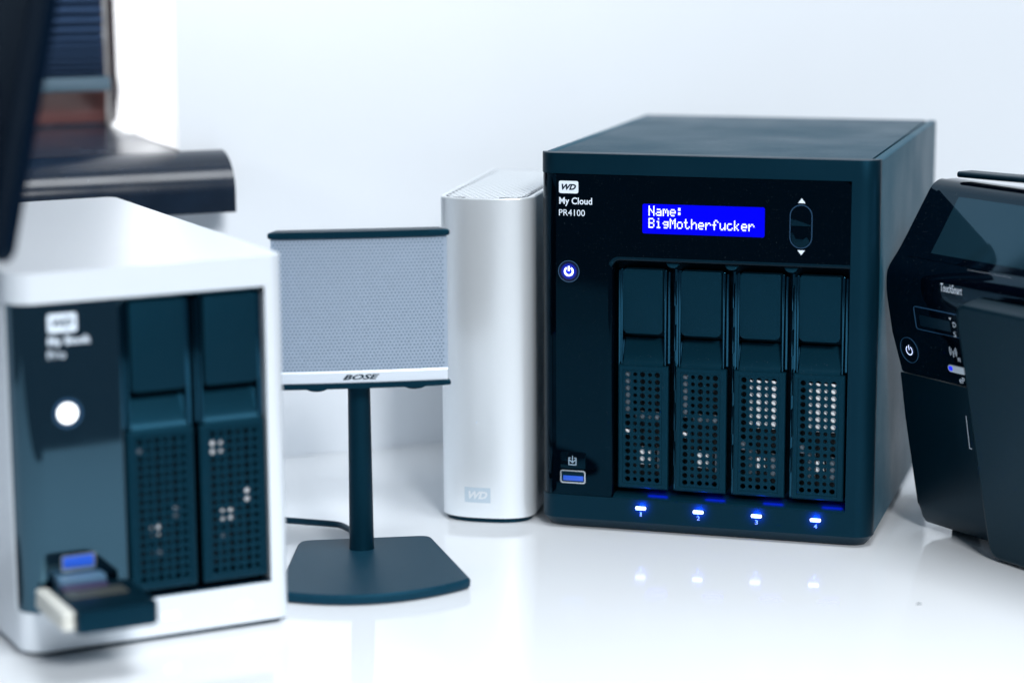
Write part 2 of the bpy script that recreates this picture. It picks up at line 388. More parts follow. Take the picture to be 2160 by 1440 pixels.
def tray(parent, u0, wd, zb, zt, z_lever, z_scoop, hcols, hrows, pu, pz, hu0, hz0, vbase, rbig, rsmall, glints):
    """One removable drive carrier: rails with finger scoop, release lever, perforated grille, drive behind it."""
    L, R = 0.0, wd
    mb = MB()
    sc = [(9.5, z_lever - 3.0), (7.2, z_lever - 3.3), (6.4, z_lever - 4.6), (5.2, z_lever - 7.5), (3.6, z_scoop + 3.6), (2.4, z_scoop + 1.3), (1.5, z_scoop + 0.2), (0.9, z_scoop - 0.5), (0.6, z_scoop - 1.6)]
    mb.strip([[(L + 3.1, vbase + a, b) for a, b in sc], [(R - 3.1, vbase + a, b) for a, b in sc]])
    t = mb.obj('drive_tray', 'tray', parent, loc=(u0, 0, 0), recalc=True)
    mb = MB(); mb.box(L + 0.6, R - 0.6, vbase + 12, vbase + 13.2, zb + 1, zt - 1); mb.obj('tray_back', 'well', t)  # near-black backing paints the shade in the slot under the lever
    for a, b, f in ((L + 0.3, L + 1.2, 3.4), (L + 1.7, L + 2.9, 1.6), (R - 2.9, R - 1.7, 1.6), (R - 1.2, R - 0.3, 3.4)):
        mb = MB(); mb.prism(rrect(a, b, z_scoop - 6, zt - (0 if f < 2 else 1.2), (0, 0, 0.5, 0.5)), 'v', vbase + f, vbase + 12, 0.45, 3, hi_b=False)
        mb.obj('rail', 'rail', t)
    mb = MB(); mb.prism(rrect(L + 3.4, R - 3.4, z_lever, zt, (1.8, 1.8, 0.8, 0.8)), 'v', vbase - 0.4, vbase + 6.5, 0.9, 3, hi_b=False)
    mb.obj('release_lever', 'lever', t)
    # grille plate
    mb = MB(); gz1 = z_scoop - 1.4; g0, g1 = L + 0.5, R - 0.4
    ua, ub = hu0 - pu / 2, hu0 + (hcols - .5) * pu
    za, zb2 = hz0 - pz / 2, hz0 + (hrows - .5) * pz
    us = [hu0 + i * pu for i in range(hcols)]; zs = [hz0 + j * pz for j in range(hrows)]
    holes(mb, us, zs, pu, pz, lambda i, j: rbig if (i + 1) % 2 else rsmall, vbase + 0.9, 1.3)
    # raised border: groove step, then rounded outer edge
    def ring(a, b):
        (x0, x1, y0, y1, v0), (X0, X1, Y0, Y1, V0) = a, b
        A = [(x0, vbase + v0, y0), (x1, vbase + v0, y0), (x1, vbase + v0, y1), (x0, vbase + v0, y1)]
        B = [(X0, vbase + V0, Y0), (X1, vbase + V0, Y0), (X1, vbase + V0, Y1), (X0, vbase + V0, Y1)]
        mb.strip([A, B], closed=True)
    rects = [(ua, ub, za, zb2, 0.9), (ua - .5, ub + .5, za - .5, zb2 + .4, 0.9), (ua - .7, ub + .7, za - .7, zb2 + .5, 0.5),
             (g0 + .8, g1 - .8, zb + .8, gz1 - .8, 0.5), (g0 + .25, g1 - .25, zb + .25, gz1 - .2, 0.75), (g0, g1, zb, gz1, 1.3), (g0, g1, zb, gz1, 2.4)]
    for a, b in zip(rects, rects[1:]): ring(a, b)
    mb.obj('vent_grille', 'tray', t, recalc=True)
    mb = MB(); ring((g0 + .35, g1 - .35, zb + .35, gz1 - .35, 2.3), (g0 + .35, g1 - .35, zb + .35, gz1 - .35, 12.0)); mb.obj('tray_shaded_walls', 'well', t, recalc=True)  # side walls coloured near-black for the shade between trays
    # the disk's end behind the holes
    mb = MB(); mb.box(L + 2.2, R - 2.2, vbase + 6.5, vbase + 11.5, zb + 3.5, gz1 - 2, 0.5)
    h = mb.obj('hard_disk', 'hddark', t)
    for (a0, a1, b0, b1, mt) in glints:  # pale patches painted where the disk end reflects light through the holes
        mb = MB(); mb.box(a0, a1, vbase + 2.6, vbase + 6.3, b0, b1, 0.5); mb.obj('disk_glint', mt, h)
    return t

# ------------------------------------------------------------------ four-bay network drive
NW, NH, ND = 170.0, 192.0, 230.0
nas = thing('network_drive', 13.65, 1180.8, -16.705, 'large black four-bay network drive with lit blue display', 'network drive')
mb = MB(); mb.box(4, 166, 12, 228, 7, 189.5); mb.obj('inner_chassis', 'well', nas)
for a, b in ((0, 4.4), (165.2, 170)):
    mb = MB(); mb.box(a, b, 9.5, 230, 5.5, 191.6, 1.0, 3); mb.obj('side_panel', 'shell', nas)
mb = MB(); mb.prism(rrect(5.3, 164.3, 10.1, 229.5, 1.0), 'z', 187, 191.5, 0.5, 2); mb.obj('top_cover', 'top', nas)
mb = MB(); mb.box(4.5, 165.1, 228.2, 229.8, 6, 189.8); mb.obj('back_panel', 'shell', nas)
for a, b in ((18, 30), (150, 30), (18, 205), (150, 205)):
    mb = MB(); mb.prism(circle(a, b, 8), 'z', 0, 5.6, 0.5); mb.obj('foot', 'cable', nas)
mb = MB()
full = front_plan(0, NW, 9, 9.3)
mb.prism(full, 'z', 181.9, NH, 0.9, 3, lo_b=False)
mb.prism(front_plan(157, NW, 9, 9.3, left=False), 'z', 17.5, 181.9)
mb.prism(full, 'z', 5.5, 17.5)
# lower edge tucked in towards the desk
c0 = [(a, b) for a, b in full]
def shrink(pts, d): return [(85 + (a - 85) * (85 - d) / 85, b + d * (1 - b / 9.3)) for a, b in pts]
mb.strip([[(a, b, 5.5) for a, b in c0], [(a, b, 4.8) for a, b in shrink(c0, 0.5)], [(a, b, 0.6) for a, b in shrink(c0, 4.2)], [(a, b, 0.6) for a, b in shrink(c0, 9)]])
mb.obj('bezel', 'bezel', nas)
cabinet_panel(nas, 9, 156.8, 17.7, 181.7, 38.6, 138.4, 2.6, 'gloss')
# bay recess
mb = MB()
mb.face([(38.6, 16, 17.6), (158.2, 16, 17.6), (158.2, 16, 138.6), (38.6, 16, 138.6)])
mb.face([(38.6, 12, 138.5), (158.2, 12, 138.5), (158.2, 16, 138.5), (38.6, 16, 138.5)])
mb.face([(38.55, 12, 17.6), (38.55, 16, 17.6), (38.55, 16, 138.5), (38.55, 12, 138.5)])
mb.obj('bay_recess', 'well', nas)
mb = MB(); mb.prism([(0.2, 17.55), (0.5, 18.2), (2.5, 19.0), (15, 20.2), (15, 17.55)], 'u', 38.7, 157.3); mb.obj('bay_floor', 'tray', nas)
mb = MB(); mb.box(156.9, 158.0, 0.25, 15, 17.6, 138.4); mb.obj('bay_cheek', 'rail', nas)
HC = [5.7 + 3.8 * i for i in range(5)]
glint12 = [(11.6, 19.0, 34.5, 43.5, 'hddglint'), (3.6, 8.0, 49.5, 52.5, 'hddglint'), (3.2, 7.4, 60, 82, 'hdd'), (9, 24, 58, 62, 'hdd'), (20.5, 24, 32, 44, 'hdd')]
glint34 = [(8.0, 24.4, 56.5, 81, 'hddglint'), (8.2, 12, 33, 46, 'hdd'), (12.2, 16.4, 35.5, 42, 'hddglint'), (17.0, 24, 32, 44, 'hdd'), (3.4, 7, 45, 50, 'hdd')]
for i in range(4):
    tray(nas, 39.9 + 29.65 * i, 26.9, 22.3, 134.7, 102.3, 87.3, 5, 16, 3.8, 3.607, 5.6, 27.1, 2.6, 1.38, 1.05, glint12 if i < 2 else glint34)
for i in range(3):
    u = 39.9 + 29.65 * i + 27.2 + 1.225
    mb = MB(); mb.box(u - 0.55, u + 0.55, 11.5, 15.5, 20.5, 134)
    for k, (a, b) in enumerate(((116, 128), (93, 106), (73, 86), (52, 66), (34, 46))):
        mb.box(u - 0.35, u + 0.35, 8.6, 11.7, a, b, 0.2)
    dv = mb.obj('divider', 'rail', nas)
    mb = MB(); mb.prism([(u - 3.4, 138.3), (u - 2.4, 136.6), (u - 1.0, 135.9), (u + 1.0, 135.9), (u + 2.4, 136.6), (u + 3.4, 138.3)], 'v', 3.0, 8.0, 0.3, 2)
    mb.obj('tab', 'tray', dv)
# markings and controls
def badge(parent, u0, u1, z0, z1, v, plate, letters, plane=None, r=0.9):
    mb = MB(); mb.prism(rrect(u0, u1, z0, z1, r), 'v', v - 0.12, v + 0.1)
    b = mb.obj('badge', plate, parent)
    wdt, hgt = u1 - u0, z1 - z0
    text('lettering', 'WD', (u0 + wdt * .14, u1 - wdt * .11, z0 + hgt * .27, z1 - hgt * .25), v - 0.12, letters, b, shear=0.32, bold=0.045)
    return b
badge(nas, 10.6, 20.6, 172.0, 178.2, 0.25, 'print', 'ink')
text('lettering', 'My Cloud', (10.7, 27.7, 165.5, 170.0), 0.25, 'print', nas, bold=0.018)
text('lettering', 'PR4100', (10.6, 24.0, 160.7, 163.9), 0.25, 'print', nas)
mb = MB(); mb.prism(rrect(53.5, 114.7, 153.2, 167.9, 0.9), 'v', 0.12, 0.24); lcd = mb.obj('display', 'lcd', nas)
FONT = {'N': '10001 10001 11001 10101 10011 10001 10001', 'a': '00000 00000 01110 00001 01111 10001 01111',
        'm': '00000 00000 11010 10101 10101 10001 10001', 'e': '00000 00000 01110 10001 11111 10000 01110',
        ':': '00000 01100 01100 00000 01100 01100 00000', 'B': '11110 10001 10001 11110 10001 10001 11110',
        'i': '00100 00000 01100 00100 00100 00100 01110', 'g': '00000 00000 01111 10001 01111 00001 01110',
        'M': '10001 11011 10101 10101 10001 10001 10001', 'o': '00000 00000 01110 10001 10001 10001 01110',
        't': '01000 01000 11100 01000 01000 01001 00110', 'h': '10000 10000 10110 11001 10001 10001 10001',
        'r': '00000 00000 10110 11001 10000 10000 10000', 'f': '00110 01001 01000 11100 01000 01000 01000',
        'u': '00000 00000 10001 10001 10001 10011 01101', 'c': '00000 00000 01110 10000 10000 10001 01110',
        'k': '10000 10000 10010 10100 11000 10100 10010'}
mb = MB(); du, dz = 0.597, 0.715
for line, ztop in (('Name:', 167.1), ('BigMotherfucker', 161.0)):
    for n, ch in enumerate(line):
        for r, bits in enumerate(FONT[ch].split()):
            for c, bt in enumerate(bits):
                if bt == '1':
                    a = 56.6 + (n * 6 + c) * du; b = ztop - (r + 1) * dz
                    mb.face([(a, 0.05, b + .03), (a + du * .96, 0.05, b + .03), (a + du * .96, 0.05, b + dz * .97), (a, 0.05, b + dz * .97)])
mb.obj('display_text', 'lcdtext', lcd)
def ring_of(pts_out, pts_in, v0, v1, mbx):
    mbx.strip([[(a, v1, b) for a, b in pts_out], [(a, v0, b) for a, b in pts_out], [(a, v0, b) for a, b in pts_in], [(a, v1, b) for a, b in pts_in]], closed=True)
# power button
mb = MB(); mb.prism(circle(0, 0, 5.1, 40), 'v', 0.02, 0.24, 0.1); pb = mb.obj('power_button', 'pwrdisc', nas, loc=(15.7, 0, 132.7))
mb = MB(); ring_of(circle(0, 0, 5.55, 40), circle(0, 0, 5.15, 40), -0.1, 0.3, mb); mb.obj('rim', 'ring', pb, recalc=True)
def power_glyph(parent, r, wdt, material, v, plane=None):
    mb = MB(); P = plane or (lambda a, b: (a, v, b)); rows = []
    for k in range(25):
        t = math.radians(122 + 296 * k / 24); rows.append((math.cos(t), math.sin(t)))
    mb.strip([[P(c * (r - wdt / 2), s * (r - wdt / 2)) for c, s in rows], [P(c * (r + wdt / 2), s * (r + wdt / 2)) for c, s in rows]])
    mb.face([P(-wdt / 2, r * 0.1), P(wdt / 2, r * 0.1), P(wdt / 2, r * 1.28), P(-wdt / 2, r * 1.28)])
    return mb.obj('power_symbol', material, parent)
power_glyph(pb, 2.05, 0.95, 'pwrglyph', -0.02)
# rocker
caps = lambda d: rrect(127.6 - d, 137.6 + d, 148.9 - d, 169.3 + d, 5.0 + d, 8)
mb = MB(); mb.prism(rrect(127.6, 137.6, 159.4, 169.3, (0.2, 0.2, 5, 5), 8), 'v', -0.15, 0.2, 0.25); rk = mb.obj('rocker_button', 'gloss', nas)
mb = MB(); mb.prism(rrect(127.6, 137.6, 148.9, 158.9, (5, 5, 0.2, 0.2), 8), 'v', -0.15, 0.2, 0.25); mb.obj('rocker_button', 'gloss', nas)
mb = MB(); ring_of(caps(0.55), caps(0.15), 0.02, 0.3, mb); mb.obj('rocker_rim', 'ring', nas, recalc=True)
mb = MB(); mb.prism([(131.0, 170.6), (134.6, 170.6), (132.8, 172.9)], 'v', 0.17, 0.24); mb.obj('up_arrow', 'print', nas)
mb = MB(); mb.prism([(131.1, 147.5), (132.9, 145.2), (134.7, 147.5)], 'v', 0.17, 0.24); mb.obj('down_arrow', 'print', nas)
# copy button and port
mb = MB(); mb.prism(rrect(11.1, 24.4, 31.4, 40.0, (0.3, 0.3, 1.2, 1.2)), 'v', -0.3, 0.24, 0.25); cb = mb.obj('copy_button', 'gloss', nas)
mb = MB(); v = -0.33
for q in ([(15.5, 33.2), (19.7, 33.2), (19.7, 33.65), (15.5, 33.65)], [(15.5, 33.2), (15.95, 33.2), (15.95, 37.2), (15.5, 37.2)], [(19.25, 33.2), (19.7, 33.2), (19.7, 37.2), (19.25, 37.2)],
          [(15.5, 36.8), (16.7, 36.8), (16.7, 37.2), (15.5, 37.2)], [(18.5, 36.8), (19.7, 36.8), (19.7, 37.2), (18.5, 37.2)], [(17.4, 34.6), (17.8, 34.6), (17.8, 38.1), (17.4, 38.1)],
          [(17.6, 34.2), (17.6, 34.8), (16.2, 36.2), (15.95, 35.85)], [(17.6, 34.2), (19.25, 35.85), (19.0, 36.2), (17.6, 34.8)]):
    mb.face([(a, v, b) for a, b in q])
mb.obj('download_symbol', 'printdim', cb)
mb = MB(); ring_of(rrect(11.1, 24.4, 23.7, 30.5, 1.3), rrect(11.75, 23.75, 24.3, 29.9, 0.8), -0.15, 0.3, mb); us_ = mb.obj('usb_port', 'chrome', nas, recalc=True)
mb = MB(); mb.face([(11.7, 0.2, 24.25), (23.8, 0.2, 24.25), (23.8, 0.2, 29.95), (11.7, 0.2, 29.95)]); mb.obj('cavity', 'ink', us_)
mb = MB(); mb.box(12.6, 23.2, -0.05, 0.18, 25.0, 27.6, 0.08); mb.obj('tongue', 'usbblue', us_)
def led_glow(u):                                     # added unseen spot before each status light, aimed back to make its halo
    d = bpy.data.lights.new('led_halo_spot', 'SPOT'); d.energy = 0.012; d.color = (0.01, 0.08, 1.0); d.shadow_soft_size = 0.0008
    d.spot_size = math.radians(150); d.spot_blend = 1.0
    o = bpy.data.objects.new('led_halo_spot', d); col.objects.link(o); o.parent = nas; o.location = Vector((u, -3.6, 13.1)) * S; o.rotation_euler = (math.radians(90), 0, 0)
for i in range(4):
    u = 53.4 + 29.64 * i
    mb = MB(); mb.prism(rrect(u - 2.7, u + 2.7, 12.25, 13.95, 0.5), 'v', -0.8, 0.05, 0.3); mb.obj('status_light', 'led', nas); led_glow(u)
    text('lettering', str(i + 1), (u - (0.45 if i == 0 else 0.8), u + (0.45 if i == 0 else 0.8), 8.8, 11.0), 0.0, 'printdim', nas, bold=0.012)
    mb = MB(); mb.box(u + 2.0, u + 12.0, 5.4, 7.4, 22.05, 22.5); mb.obj('floor_glow_emitter', 'floorglow', nas)  # added hidden emitter that casts the blue glow on the bay floor

# ------------------------------------------------------------------ silver single drive tower
tw = thing('tower_drive', -35.2, 1201.8, -12, 'slim silver drive tower with perforated top beside the black network drive', 'external drive')
def tower_plan(d=0.0):
    a0, a1 = -1.6 + d, 47.0 - d; c, h = (a0 + a1) / 2, (a1 - a0) / 2; pts = []
    for k in range(33):
        t = math.pi * (1 - k / 32); cs, sn = math.cos(t), math.sin(t); e = 2 / 2.5
        pts.append((c + h * math.copysign(abs(cs) ** e, cs), 6 - (16 - d) * abs(sn) ** e))
    return pts + rrect(a0, a1, 6, 128 - d, (0, 0, 3, 3))[2:]
mb = MB(); mb.prism(tower_plan(1.8), 'z', 0, 3.2); mb.obj('foot', 'spk', tw)
mb = MB(); mb.prism(tower_plan(), 'z', 2.6, 167.6, 0.5, 2, lo_b=True); mb.obj('shell', 'silver', tw)
mb = MB(); mb.prism(tower_plan(2.6), 'z', 167.55, 167.68); mb.obj('hole_shade_sheet', 'hole', tw)  # dark sheet painted as the shade inside the holes
tp = tower_plan(2.2)
def in_tower(a, b):
    ins = False; q = tp; n = len(q); j = n - 1
    for i in range(n):
        if (q[i][1] > b) != (q[j][1] > b) and a < (q[j][0] - q[i][0]) * (b - q[i][1]) / (q[j][1] - q[i][1]) + q[i][0]: ins = not ins
        j = i
    return ins
def cell_in(a, b): return all(in_tower(a + x, b + y) for x in (-1.75, 1.75) for y in (-1.75, 1.75))
mb = MB(); holes(mb, [-0.6 + 3.5 * i for i in range(15)], [-8.5 + 3.5 * j for j in range(39)], 3.5, 3.5, lambda i, j: 1.22, 168.05, 0.36, n=8, stagger=1.75, inside=cell_in, plane='z')
mb.obj('perforated_top', 'silver', tw)
mb = MB(); ro, ri = tower_plan(0.3), tower_plan(2.6)
mb.strip([[(a, b, 167.6) for a, b in ro], [(a, b, 168.05) for a, b in tower_plan(0.55)], [(a, b, 168.05) for a, b in ri], [(a, b, 167.6) for a, b in ri]], closed=True)
mb.obj('top_rim', 'silver', tw, recalc=True)
def tower_front(a, b, d):
    a0, a1 = -1.6, 47.0; c, h = (a0 + a1) / 2, (a1 - a0) / 2; e = 2.5
    return (a, 6 - 16 * (max(0, 1 - abs((a - c) / h) ** e)) ** (1 / e) + d, b)
mb = MB(); pr_ = rrect(12.6, 26.3, 10.6, 18.6, 1.0)
cs_ = [12.6 + 13.7 * k / 8 for k in range(9)]
mb.strip([[tower_front(a, 10.7, -0.08) for a in cs_], [tower_front(a, 18.6, -0.08) for a in cs_]])
bd = mb.obj('badge', 'emboss', tw)
text('lettering', 'WD', (14.6, 24.8, 12.6, 16.7), 0, 'silver', bd, shear=0.32, bold=0.045, plane=lambda a, b, d: tower_front(a, b, -0.14))
mb = MB(); 
for a, b, r in ((19.3, 53.0, 0.5),):
    mb.face([tower_front(a + r * math.cos(2 * math.pi * k / 12), b + r * math.sin(2 * math.pi * k / 12), -0.12) for k in range(12)])
mb.obj('status_light', 'print', tw)

# ------------------------------------------------------------------ small desktop speaker on a stand
sp = thing('desktop_speaker', -74, 1151, 7.6, 'square silver-grilled desktop speaker on a dark pole and flat foot', 'speaker')
def foot_plan(d):
    def corner(p, q, s, r=4.0):
        p, q, s = Vector(p), Vector(q), Vector(s); a = q + (p - q).normalized() * r; b = q + (s - q).normalized() * r
        return [tuple(a.lerp(q, t).lerp(q.lerp(b, t), t)) for t in (0, .25, .5, .75, 1)]
    arc = lambda u: -110 + 0.0076 * (u + 8) ** 2 + d
    br, bl_ = (31.8 - d, -10 - d), (-33.6 + d, -10 - d); fl, fr_ = (-48 + d, arc(-48)), (43 - d, arc(43))
    out = corner(br, bl_, fl, 5.0) + corner(bl_, fl, (-40, arc(-40)), 2.5)
    out += [(u, arc(u)) for u in [-42 + 80 * k / 14 for k in range(15)]]
    out += corner((38, arc(38)), fr_, br, 2.5) + corner(fr_, br, bl_, 5.0)
    return out
mb = MB()
mb.strip([[(a, b, 0.3) for a, b in foot_plan(1.2)], [(a, b, 1.2) for a, b in foot_plan(0.2)], [(a, b, 4.0) for a, b in foot_plan(0)], [(a, b, 5.2) for a, b in foot_plan(1.0)]], closed=True)
mb.face([(a, b, 5.2) for a, b in foot_plan(1.0)]); mb.face([(a, b, 0.3) for a, b in foot_plan(1.2)])
mb.obj('stand_foot', 'spkbase', sp, recalc=True, sharp=40)
def ell(c, v, a, b, z, n=28): return [(c + a * math.cos(2 * math.pi * k / n), v + b * math.sin(2 * math.pi * k / n), z) for k in range(n)]
mb = MB(); mb.strip([ell(-3.9, -30, 6.3, 5.2, 4.6), ell(-3.9, -30, 6.0, 5.0, 7), ell(-3.9, -29.5, 5.4, 4.6, 88)], closed=True)
mb.obj('pole', 'spk', sp, recalc=True)
SU0, SU1, SC = -45.2, 37.8, -3.7
crv = lambda a: -1.4 * (1 - ((a - SC) / 41.5) ** 2)
def slab(d, z0, z1, back, mbx, bevel=0.6):
    n = 14; us = [SU0 - d + (SU1 - SU0 + 2 * d) * k / n for k in range(n + 1)]
    pl = [(u, -43 - d + (-1.4 * (1 - min(1, abs((u - SC) / 41.5)) ** 2))) for u in us] + [(SU1 - 4 + d, back), (SU0 + 4 - d, back)]
    mbx.prism(pl, 'z', z0, z1, bevel, 2)
mb = MB()                                         # cabinet: shallow at the top, deeper towards the foot
def slab_row(z, back):
    n = 14; us_r = [SU0 + 0.8 + (SU1 - SU0 - 1.6) * k / n for k in range(n + 1)]
    return [(u, -42.6 + crv(u), z) for u in us_r] + [(SU1 - 5, back, z), (SU0 + 5, back, z)]
rows = [slab_row(90.5, 2), slab_row(120, -4), slab_row(150, -22), slab_row(160.3, -36)]
mb.strip(rows, closed=True); mb.face(rows[0]); mb.face(rows[-1])
mb.obj('cabinet', 'spk', sp, recalc=True)
mb = MB(); slab(1.4, 160.0, 163.2, -35, mb, 0.9); mb.obj('top_cap', 'spk', sp)
mb = MB(); slab(1.4, 87.9, 90.6, 6, mb, 0.9); mb.obj('bottom_cap', 'spk', sp)
gp = 1.75
NGU, NGZ = 46, 40
gu = [SU0 + 1.4 + gp * i for i in range(NGU)]; gz = [97.1 + gp * 0.9 * j for j in range(NGZ)]
mb = MB(); holes(mb, gu, gz, gp, gp * 0.9, lambda i, j: 0.50, -43.2, 0.5, n=8, stagger=gp / 2, vfun=crv)
for j in range(NGZ):                              # close the staggered ends with plain edge strips
    for x in ((SU0, SU0 + 1.4 - gp / 2 + (gp / 2 if j % 2 else 0)), (SU0 + 1.4 + gp * (NGU - .5) + (gp / 2 if j % 2 else 0), SU1 + 0.2)):
        if x[1] - x[0] > .05:
            z0, z1 = gz[j] - gp * .45, gz[j] + gp * .45
            mb.face([(x[0], -43.2 + crv(x[0]), z0), (x[1], -43.2 + crv(x[1]), z0), (x[1], -43.2 + crv(x[1]), z1), (x[0], -43.2 + crv(x[0]), z1)])
gr = mb.obj('grille', 'grille', sp)
us = [SU0 + (SU1 - SU0) * k / 16 for k in range(17)]
mb = MB(); mb.strip([[(u, -42.75 + crv(u), 96) for u in us], [(u, -42.75 + crv(u), 160.3) for u in us]]); mb.obj('grille_backing', 'grillebk', sp)
mb = MB(); mb.strip([[(u, -43.6 + crv(u), 90.7) for u in us], [(u, -43.7 + crv(u), 95.6) for u in us], [(u, -43.2 + crv(u), 96.3) for u in us]])
mb.obj('brand_band', 'band', sp)
text('lettering', 'BOSE', (-12.6, 5.0, 92.1, 94.6), 0, 'ink', sp, shear=0.4, bold=0.03, plane=lambda a, b, d: (a, -43.8 + crv(a), b))
for u in (-24.5, 22.5):
    mb = MB(); mb.prism([(u + 6.5 * math.cos(math.radians(180 + 180 * k / 12)), 88.2 + 2.9 * math.sin(math.radians(180 + 180 * k / 12))) for k in range(13)], 'v', -38, -20, 0.4); mb.obj('under_pad', 'spk', sp)
ctl = [(-3.5, -24, 7), (-3.5, -16, 5.5), (-3.9, -5, 2.4), (-5.2, 13.4, 1.75), (-8.2, 23.3, 1.75), (-11.4, 29.5, 1.75), (-17.3, 33.3, 1.75), (-29.2, 39, 1.75), (-38.7, 43.4, 1.75), (-53.2, 49.6, 1.75), (-95, 62, 1.75)]
path = []
for k in range(len(ctl) - 1):                      # smooth curve through the points
    p = [Vector(ctl[max(0, min(len(ctl) - 1, k + q))]) for q in (-1, 0, 1, 2)]
    for t in (0, .25, .5, .75):
        path.append(0.5 * ((2 * p[1]) + (p[2] - p[0]) * t + (2 * p[0] - 5 * p[1] + 4 * p[2] - p[3]) * t * t + (3 * p[1] - p[0] - 3 * p[2] + p[3]) * t ** 3))
mb = MB(); mb.tube(path, 1.6, 10); mb.obj('cable', 'cable', sp)

# ------------------------------------------------------------------ two-bay silver drive in the foreground
DW, DH, DD = 121.0, 165.0, 240.0
dr = thing('two_bay_drive', -206.45, 963.0, 27.0, 'silver two-bay drive cabinet with black front in the blurred foreground', 'external drive')
mb = MB()
dfull = rrect(0, DW, 0, DD, (11, 7, 6, 6), 10)
mb.prism(rrect(2, DW - 2, 13, DD - 2, 5), 'z', 4, DH - 6)
mb.obj('inner_chassis', 'well', dr)
def plan_back(): 
    return rrect(0, DW, 12, DD, (0, 0, 6, 6), 8)
mb = MB()
mb.prism(dfull, 'z', 152, DH, 3.0, 4, lo_b=False)
mb.prism(dfull, 'z', 2.6, 19.5, 1.6, 3, hi_b=False)
mb.prism(front_plan(111.6, DW, 7, 12, left=False), 'z', 19.5, 152)
mb.prism(plan_back(), 'z', 19.5, 152)
mb.obj('shell', 'silver2', dr)
mb = MB(); mb.prism(rrect(3, DW - 3, 3, DD - 3, (9, 5, 4, 4)), 'z', 0, 3.4); mb.obj('foot', 'spk', dr)
cabinet_panel(dr, 11, 111.4, 19.6, 151.9, 46.5, 151.0, 0.8, 'gloss2', inset=0.6, back=12)
mb = MB()
mb.face([(46, 11.9, 19.6), (112, 11.9, 19.6), (112, 11.9, 152), (46, 11.9, 152)]); mb.obj('bay_recess', 'well', dr)
mb = MB(); mb.prism([(1.5, 19.55), (2.0, 20.4), (11.8, 21.4), (11.8, 19.55)], 'u', 47, 111.5); mb.obj('bay_floor', 'rail', dr)
glintd = [(4.0, 9, 82, 86, 'hdd'), (11, 15, 46, 52, 'hddglint'), (19.5, 24, 53, 58, 'hdd'), (11, 16, 37, 41, 'hdd')]
glintd2 = [(6, 12.2, 78.5, 86, 'hddglint'), (9.8, 15.5, 49, 54, 'hddglint'), (21, 25, 56, 63, 'hddglint'), (10, 14, 40, 44, 'hdd')]
tray(dr, 47.4, 31.2, 22.6, 149.6, 110.5, 94.5, 6, 17, 3.85, 3.8, 6.6, 27.6, 1.6, 1.35, 1.1, glintd)
tray(dr, 80.3, 31.2, 22.6, 149.6, 110.5, 94.5, 6, 17, 3.85, 3.8, 6.6, 27.6, 1.6, 1.35, 1.1, glintd2)
badge(dr, 15.4, 27.8, 139.4, 147.2, 0.6, 'print', 'ink')
text('lettering', 'My Book', (15.2, 33.6, 132.9, 137.6), 0.6, 'print', dr, bold=0.02)
text('lettering', 'Pro', (15.0, 22.5, 128.4, 131.8), 0.6, 'print', dr)
mb = MB(); ring_of(circle(22.4, 104.8, 6.4, 32), circle(22.4, 104.8, 5.0, 32), 0.1, 0.7, mb); pbd = mb.obj('power_button', 'ring', dr, recalc=True)
mb = MB(); mb.prism(circle(22.4, 104.8, 4.2, 32), 'v', 0.3, 0.58); mb.obj('power_light', 'ledwhite', pbd)
for u in (64.5, 98.2):
    mb = MB(); mb.prism(rrect(u - 3.2, u + 3.2, 9.4, 12.0, 0.8), 'v', -0.3, 0.3, 0.2); mb.obj('status_light', 'ledwhite', dr)
mb = MB(); ring_of(rrect(17.0, 32.0, 36.6, 43.6, 1.2), rrect(17.7, 31.3, 37.8, 43.0, 0.8), 0.2, 0.7, mb); us_ = mb.obj('usb_port', 'chrome', dr, recalc=True)
mb = MB(); mb.box(17.8, 31.2, 0.3, 0.58, 38.0, 42.9, 0.1); mb.obj('tongue', 'bluecard', us_)

# ------------------------------------------------------------------ card reader plugged into that drive
RZ = 32.0
rd = thing('card_reader', -206.45, 963.0, 27.0, 'small dark card reader with cream side plugged into foreground silver drive', 'card reader')
mb = MB(); mb.prism(rrect(9.6, 44, -47, -6, (1.5, 2.5, 1, 1)), 'z', 23.0, 32.0, 1.0, 2); bdy = mb.obj('body', 'reader', rd)
mb = MB(); mb.prism(rrect(4.2, 9.4, -44, -2.5, (1.6, 1.2, 1.0, 1.6)), 'z', 24.4, 27.9, 0.7, 2); mb.obj('side_grip', 'cream', rd)
mb = MB(); mb.prism(rrect(4.4, 9.4, -43.5, -2.5, (1.6, 1.2, 1.0, 1.6)), 'z', 28.3, 31.6, 0.7, 2); mb.obj('side_grip', 'cream', rd)
mb = MB(); mb.box(12, 38, -26, -15, 31.8, 32.6, 0.3); mb.obj('sticker', 'olive', rd)
mb = MB(); mb.box(13, 33, -14.5, -8.5, 31.8, 33.4, 0.5); mb.obj('purple_card', 'purple', rd)
mb = MB(); mb.box(13.5, 34, -8.2, 0.15, 31.2, 35.6, 0.5); mb.obj('plug', 'steelblue', rd)

